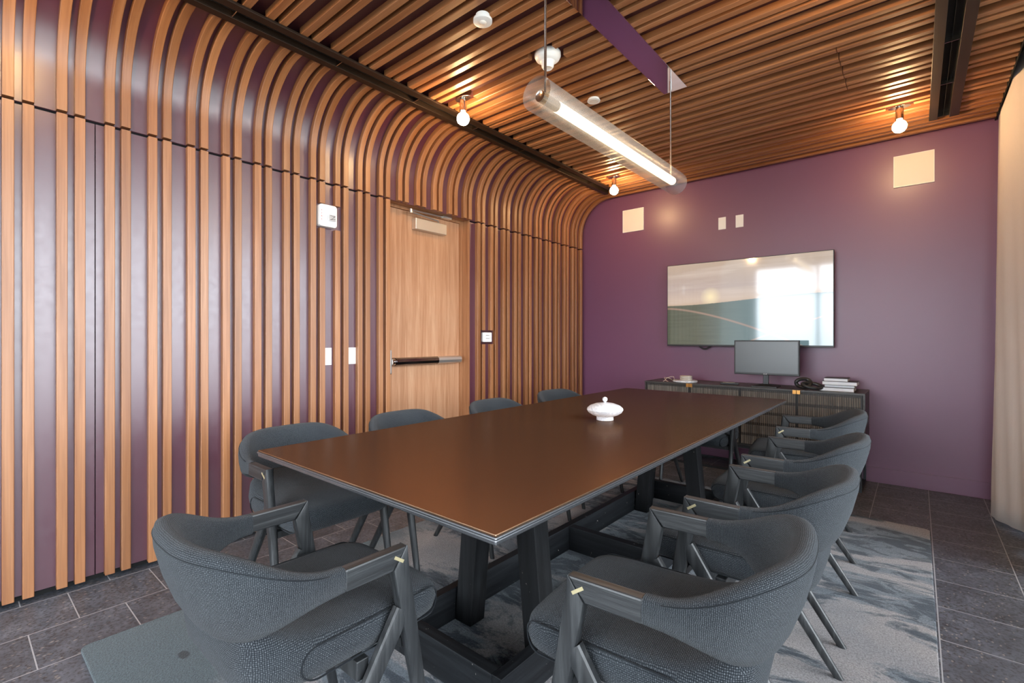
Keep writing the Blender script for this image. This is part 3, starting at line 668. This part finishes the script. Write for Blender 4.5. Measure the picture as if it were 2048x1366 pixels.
# ================================================================== rug, table
bm = B(); prism(bm, [(p[0]+1.83, p[1]+2.09) for p in rrect(2.46, 3.53, .03, 4)], 0.0005, .0125, 'Z'); tag(obj('rug', bm, M['rug'], bevel=.004), 'large grey rug with blue smudges under the table and chairs', 'rug')
TZ = .752; X0, X1, Y1_, Y2_ = 1.113, 2.320, .752, 3.722
r = empty('conference_table', ((X0+X1)/2, (Y1_+Y2_)/2, .0125), label='long bronze-topped conference table on a dark timber base', cat='table'); of = r.location.copy()
def slab(z0, z1, ins): return obox(X0+ins, Y1_+ins, z0, X1-ins, Y2_-ins, z1)
obj('tabletop', slab(TZ-.005, TZ, .004), M['top'], r, off=of, bevel=.0015)
bm = slab(TZ-.0125, TZ-.005, 0); obj('upper_edge', bm, M['edge'], r, off=of, bevel=.003)
obj('lower_edge', slab(TZ-.024, TZ-.0125, .003), M['edge'], r, off=of, bevel=.003)
obj('underside', slab(TZ-.040, TZ-.024, .05), M['tablewood'], r, off=of)
bx0, bx1 = 1.505, 2.045
def post(x, y, lean):
    w = .088; bm = B(); zt = TZ-.041
    lo = [bm.verts.new((x+a_, y+b_, .0128)) for a_, b_ in ((0, 0), (w, 0), (w, .082), (0, .082))]
    hi = [bm.verts.new((x+a_+lean, y+b_, zt)) for a_, b_ in ((0, 0), (w, 0), (w, .082), (0, .082))]
    bm.faces.new(lo[::-1]); bm.faces.new(hi)
    for k in range(4): bm.faces.new((lo[k], lo[(k+1)%4], hi[(k+1)%4], hi[k]))
    return obj('leg', bm, M['tablewood'], r, off=of, bevel=.003)
for y in (1.357, 3.000): post(bx0+.041, y, .068); post(bx1-.041-.088, y, -.068)
a = M['tablewood']; raily = wood_obj('worn_black_rail', lin(13, 14, 16), lin(24, 26, 29), lin(38, 41, 44), 'Y', .5, .8, .3, lin(165, 158, 150)); railx = wood_obj('worn_black_cross_rail', lin(13, 14, 16), lin(24, 26, 29), lin(38, 41, 44), 'X', .5, .8, .3, lin(165, 158, 150))
for x in (bx0, bx1-.040): obj('base_rail', obox(x, 1.08, .0128, x+.040, 3.365, .142), raily, r, off=of, bevel=.002)
for y in (1.08, 2.205, 3.318): obj('cross_rail', obox(bx0+.0405, y, .0128, bx1-.0405, y+.045, .141), railx, r, off=of, bevel=.002)
jr = empty('lidded_bowl', (1.778, 2.185, TZ), label='white marble bowl with a round knob lid on the table', cat='bowl')
pb = [(.040, 0), (.043, .002), (.043, .018), (.046, .021), (.066, .028), (.084, .040), (.092, .053)]
obj('bowl', lathe(B(), pb, seg=48), M['marble'], jr, autosmooth=45)
ld = obj('lid', lathe(B(), [(.092, .0535), (.090, .062), (.076, .074), (.050, .084), (.022, .089), (.006, .091)], seg=48), M['marble'], jr, autosmooth=45)
obj('knob', lathe(B(), [(.005, .090), (.0065, .094)]+[(.013*math.sin(t), .106-.013*math.cos(t)) for t in [.55+(PI-.6)*k/10 for k in range(11)]], seg=24), M['marble'], ld, smooth=True)

# ================================================================== chairs
def make_chair():
    r = empty('dining_armchair', (0, 0, 0))
    # upholstered back: swept band
    bm = B(); NS, NC = 44, 16; rows = []; rim = []
    for i in range(NS+1):
        ph = -PI/2+PI*i/NS; s, c = math.sin(ph), max(0.0, math.cos(ph)); e = 2/2.7
        cc = c**.9; k = cc*cc*(3-2*cc)
        zt = .672+.083*k; zb = .618-.070*k; th = .036+.018*min(1, c*2.2)
        ring = []
        nx, ny_ = math.copysign(abs(s)**1.2, s), -c**1.2; L = math.hypot(nx, ny_); nx, ny_ = nx/L, ny_/L
        for q in range(NC):
            a_ = 2*PI*q/NC; n = 3.2; ca, sa = math.cos(a_), math.sin(a_)
            du = math.copysign(abs(ca)**(2/n), ca)*th/2; dz = math.copysign(abs(sa)**(2/n), sa)
            z = (zt+zb)/2+dz*(zt-zb)/2; low = (1-dz)/2
            sc_ = 1-.0*low; A_, Bb = .236-.030*low*k, .246-.062*low*k
            x = A_*math.copysign(abs(s)**e, s); y = -.158-Bb*(c**e if c > 0 else 0)
            bul = .006*k*math.sin(PI*low)
            ring.append(bm.verts.new((x+nx*(du+bul), y+ny_*(du+bul), z)))
        rows.append(ring)
        x = .236*math.copysign(abs(s)**e, s); y = -.158-.246*(c**e)
        rim.append((x+nx*(th*.44), y+ny_*(th*.44), zt-.010-.012*k))
    for a_, b_ in zip(rows, rows[1:]):
        for q in range(NC): bm.faces.new((a_[q], a_[(q+1)%NC], b_[(q+1)%NC], b_[q]))
    bm.faces.new(rows[0]); bm.faces.new(rows[-1][::-1]); bmesh.ops.recalc_face_normals(bm, faces=bm.faces)
    uv_backrest(bm, rows)
    rim = [tuple(row[2].co+(row[2].co-row[10].co).normalized()*.0002) for row in rows]
    bk = obj('backrest', bm, M['boucle'], r, autosmooth=60)
    obj('piping', tube(B(), rim[1:-1], .0014, 6), M['boucle'], bk, smooth=True)
    # seat cushion
    bm = B(); NA = 80; n = 7; cy = -.095; hl, hw = .250, .222
    prof = [(.050, .440, 0), (.020, .443, 0), (.006, .456, .15), (0, .480, .4), (.005, .505, .8), (.018, .520, 1), (.045, .528, 1), (.09, .532, 1), (.14, .535, 1)]
    rows = []
    for ins, z, tp in prof:
        ring = []
        for i in range(NA):
            t = 2*PI*i/NA; ca, sa = math.cos(t), math.sin(t)
            x = (hw-ins)*math.copysign(abs(ca)**(2/n), ca); y = (hl-ins)*math.copysign(abs(sa)**(2/n), sa)
            yy = cy+y; x *= 1-.10*max(0, (-.20-yy)/.15)
            rise = .075*max(0, (-.17-yy)/.175)**1.4; ring.append(bm.verts.new((x, yy, z+rise*tp)))
        rows.append(ring)
    for a_, b_ in zip(rows, rows[1:]):
        for q in range(NA): bm.faces.new((a_[q], a_[(q+1)%NA], b_[(q+1)%NA], b_[q]))
    bm.faces.new(rows[0][::-1])
    cv = bm.verts.new((0, cy, .537))
    for q in range(NA): bm.faces.new((rows[-1][q], rows[-1][(q+1)%NA], cv))
    bmesh.ops.recalc_face_normals(bm, faces=bm.faces)
    uv_box(bm)
    st = obj('seat', bm, M['boucle'], r, smooth=True)
    for sg in (-1, 1):
        pts = []
        for k in range(14): t = -PI/2+PI*k/13; pts.append((.0, .098+.038*math.cos(t), .482+.034*math.sin(t)))
        for k in range(14): t = PI/2+PI*k/13; pts.append((.0, -.200+.036*math.cos(t), .482+.034*math.sin(t)))
        def sx_(p):
            q = abs(p[1]-cy)/hl; x = hw*(1-q**n)**(1/n); x *= 1-.10*max(0, (-.20-p[1])/.15)
            return sg*(x-.006*abs((p[2]-.482)/.034)**2+.0005)
        pts = [(sx_(p), p[1], p[2]) for p in pts]
        obj('piping', tube(B(), pts, .002, 6, closed=True), M['boucle'], st, smooth=True)
    # wood
    for sg in (-1, 1):
        xi, xo = sg*.226, sg*.254
        lo, hi = min(xi, xo), max(xi, xo)
        obj('armrest', prism(B(), [(-.0, .670), (-.160, .670), (-.160, .622), (-.040, .622)], lo, hi, 'X'), M['armwood'], r, bevel=.004)
        bm = B(); rows = []      # front leg: flat at the arm, round lower down
        for z, yf, w, tx in ((.670, 0, 0, .028), (.622, .008, .046, .028), (.54, .022, .044, .028), (.46, .036, .042, .028), (.30, .063, .037, .027), (.15, .089, .032, .024), (0, .115, .025, .021)):
            w = max(w, .0008); ring = []
            for q in range(12):
                a_ = 2*PI*q/12+PI/12; nn = 6 if z > .5 else (4 if z > .4 else 2.4); ca, sa = math.cos(a_), math.sin(a_)
                mm = max(abs(ca), abs(sa))
                X_ = math.copysign(abs(ca)**(2/nn), ca)*tx/2; Y_ = math.copysign(abs(sa)**(2/nn), sa)*w/2
                ring.append(bm.verts.new(((xi+xo)/2+X_, yf-w/2+Y_, z)))
            rows.append(ring)
        for a_, b_ in zip(rows, rows[1:]):
            for q in range(12): bm.faces.new((a_[q], a_[(q+1)%12], b_[(q+1)%12], b_[q]))
        bm.faces.new(rows[0]); bm.faces.new(rows[-1]); bmesh.ops.recalc_face_normals(bm, faces=bm.faces)
        obj('leg', bm, M['chairwood'], r, autosmooth=35)
        bm = B(); rows = []      # rear leg leaves the front leg at seat height
        for f in (0, .12, .35, .6, .8, 1):
            y = -.006+(-.350+.006)*f; z = .520*(1-f); w = .046-.020*f; tx = .027-.005*f; ring = []
            dy, dz = .835, .55
            for q in range(12):
                a_ = 2*PI*q/12+PI/12; nn = 4 if f < .3 else 2.6; ca, sa = math.cos(a_), math.sin(a_)
                X_ = math.copysign(abs(ca)**(2/nn), ca)*tx/2; Y_ = math.copysign(abs(sa)**(2/nn), sa)*w/2
                p = Vector(((xi+xo)/2+X_, y+Y_*dy*1.0, z-Y_*dz))
                if f == 1: p = Vector(((xi+xo)/2+X_, y+Y_*1.15, 0))
                ring.append(bm.verts.new(p))
            rows.append(ring)
        for a_, b_ in zip(rows, rows[1:]):
            for q in range(12): bm.faces.new((a_[q], a_[(q+1)%12], b_[(q+1)%12], b_[q]))
        bm.faces.new(rows[0]); bm.faces.new(rows[-1]); bmesh.ops.recalc_face_normals(bm, faces=bm.faces)
        obj('leg', bm, M['chairwood'], r, autosmooth=35)
        e = xo+sg*.0004; c = (-.024, .645); dv = (.0125, -.0085); nv = (.0020, .0030)
        pl = [(c[0]+a_*dv[0]+b_*nv[0]*1.0, c[1]+a_*dv[1]+b_*nv[1]) for a_, b_ in ((-1, -1), (1, -1), (1, 1), (-1, 1))]
        il = obj('inlay', prism(B(), pl, min(e-sg*.002, e), max(e-sg*.002, e), 'X'), M['inlay'], r); tag(il, 'pale brass inlay')
    obj('seat_rail', obox(-.224, .002, .415, .224, .030, .4395), M['chairwood'], r, bevel=.002)
    obj('seat_rail', obox(-.224, -.115, .395, .224, -.085, .4395), M['chairwood'], r, bevel=.002)
    return r
proto = make_chair()
def copy_tree(o, parent=None):
    c = o.copy(); COL.objects.link(c)
    if parent: c.parent = parent
    for ch in list(o.children): copy_tree(ch, c)
    return c
CH = [
 (1.830, .703, 0, 'armchair at the head of the table nearest the viewer, seen from behind at lower left'),
 (2.430, 1.080, 94.4, 'armchair on the curtain side of the table, the nearest of the four there'),
 (2.450, 1.720, 90.5, 'armchair on the curtain side of the table, second nearest of the four'),
 (2.436, 2.410, 90, 'armchair on the curtain side of the table, third of the four'),
 (2.375, 3.215, 97, 'armchair on the curtain side of the table, farthest, before the sideboard'),
 (1.160, 1.020, -90, 'armchair on the slatted wall side of the table, nearest of the four there'),
 (1.190, 1.620, -90, 'armchair on the slatted wall side of the table, second, before the door edge'),
 (1.215, 2.320, -90, 'armchair on the slatted wall side of the table, third, just past the door'),
 (1.190, 3.050, -95, 'armchair on the slatted wall side of the table, farthest, near the plum wall'),
 (1.790, 3.500, 180, 'armchair tucked under the far end of the table, mostly hidden'),
]
for i, (x, y, a_, lab) in enumerate(CH):
    c = proto if i == 0 else copy_tree(proto)
    c.location = (x, y, .0128); c.rotation_euler = (0, 0, math.radians(a_)); tag(c, lab, 'chair', 'charcoal armchairs around the table')
c.scale = (1, 1, .94)   # the far head chair sits a little lower
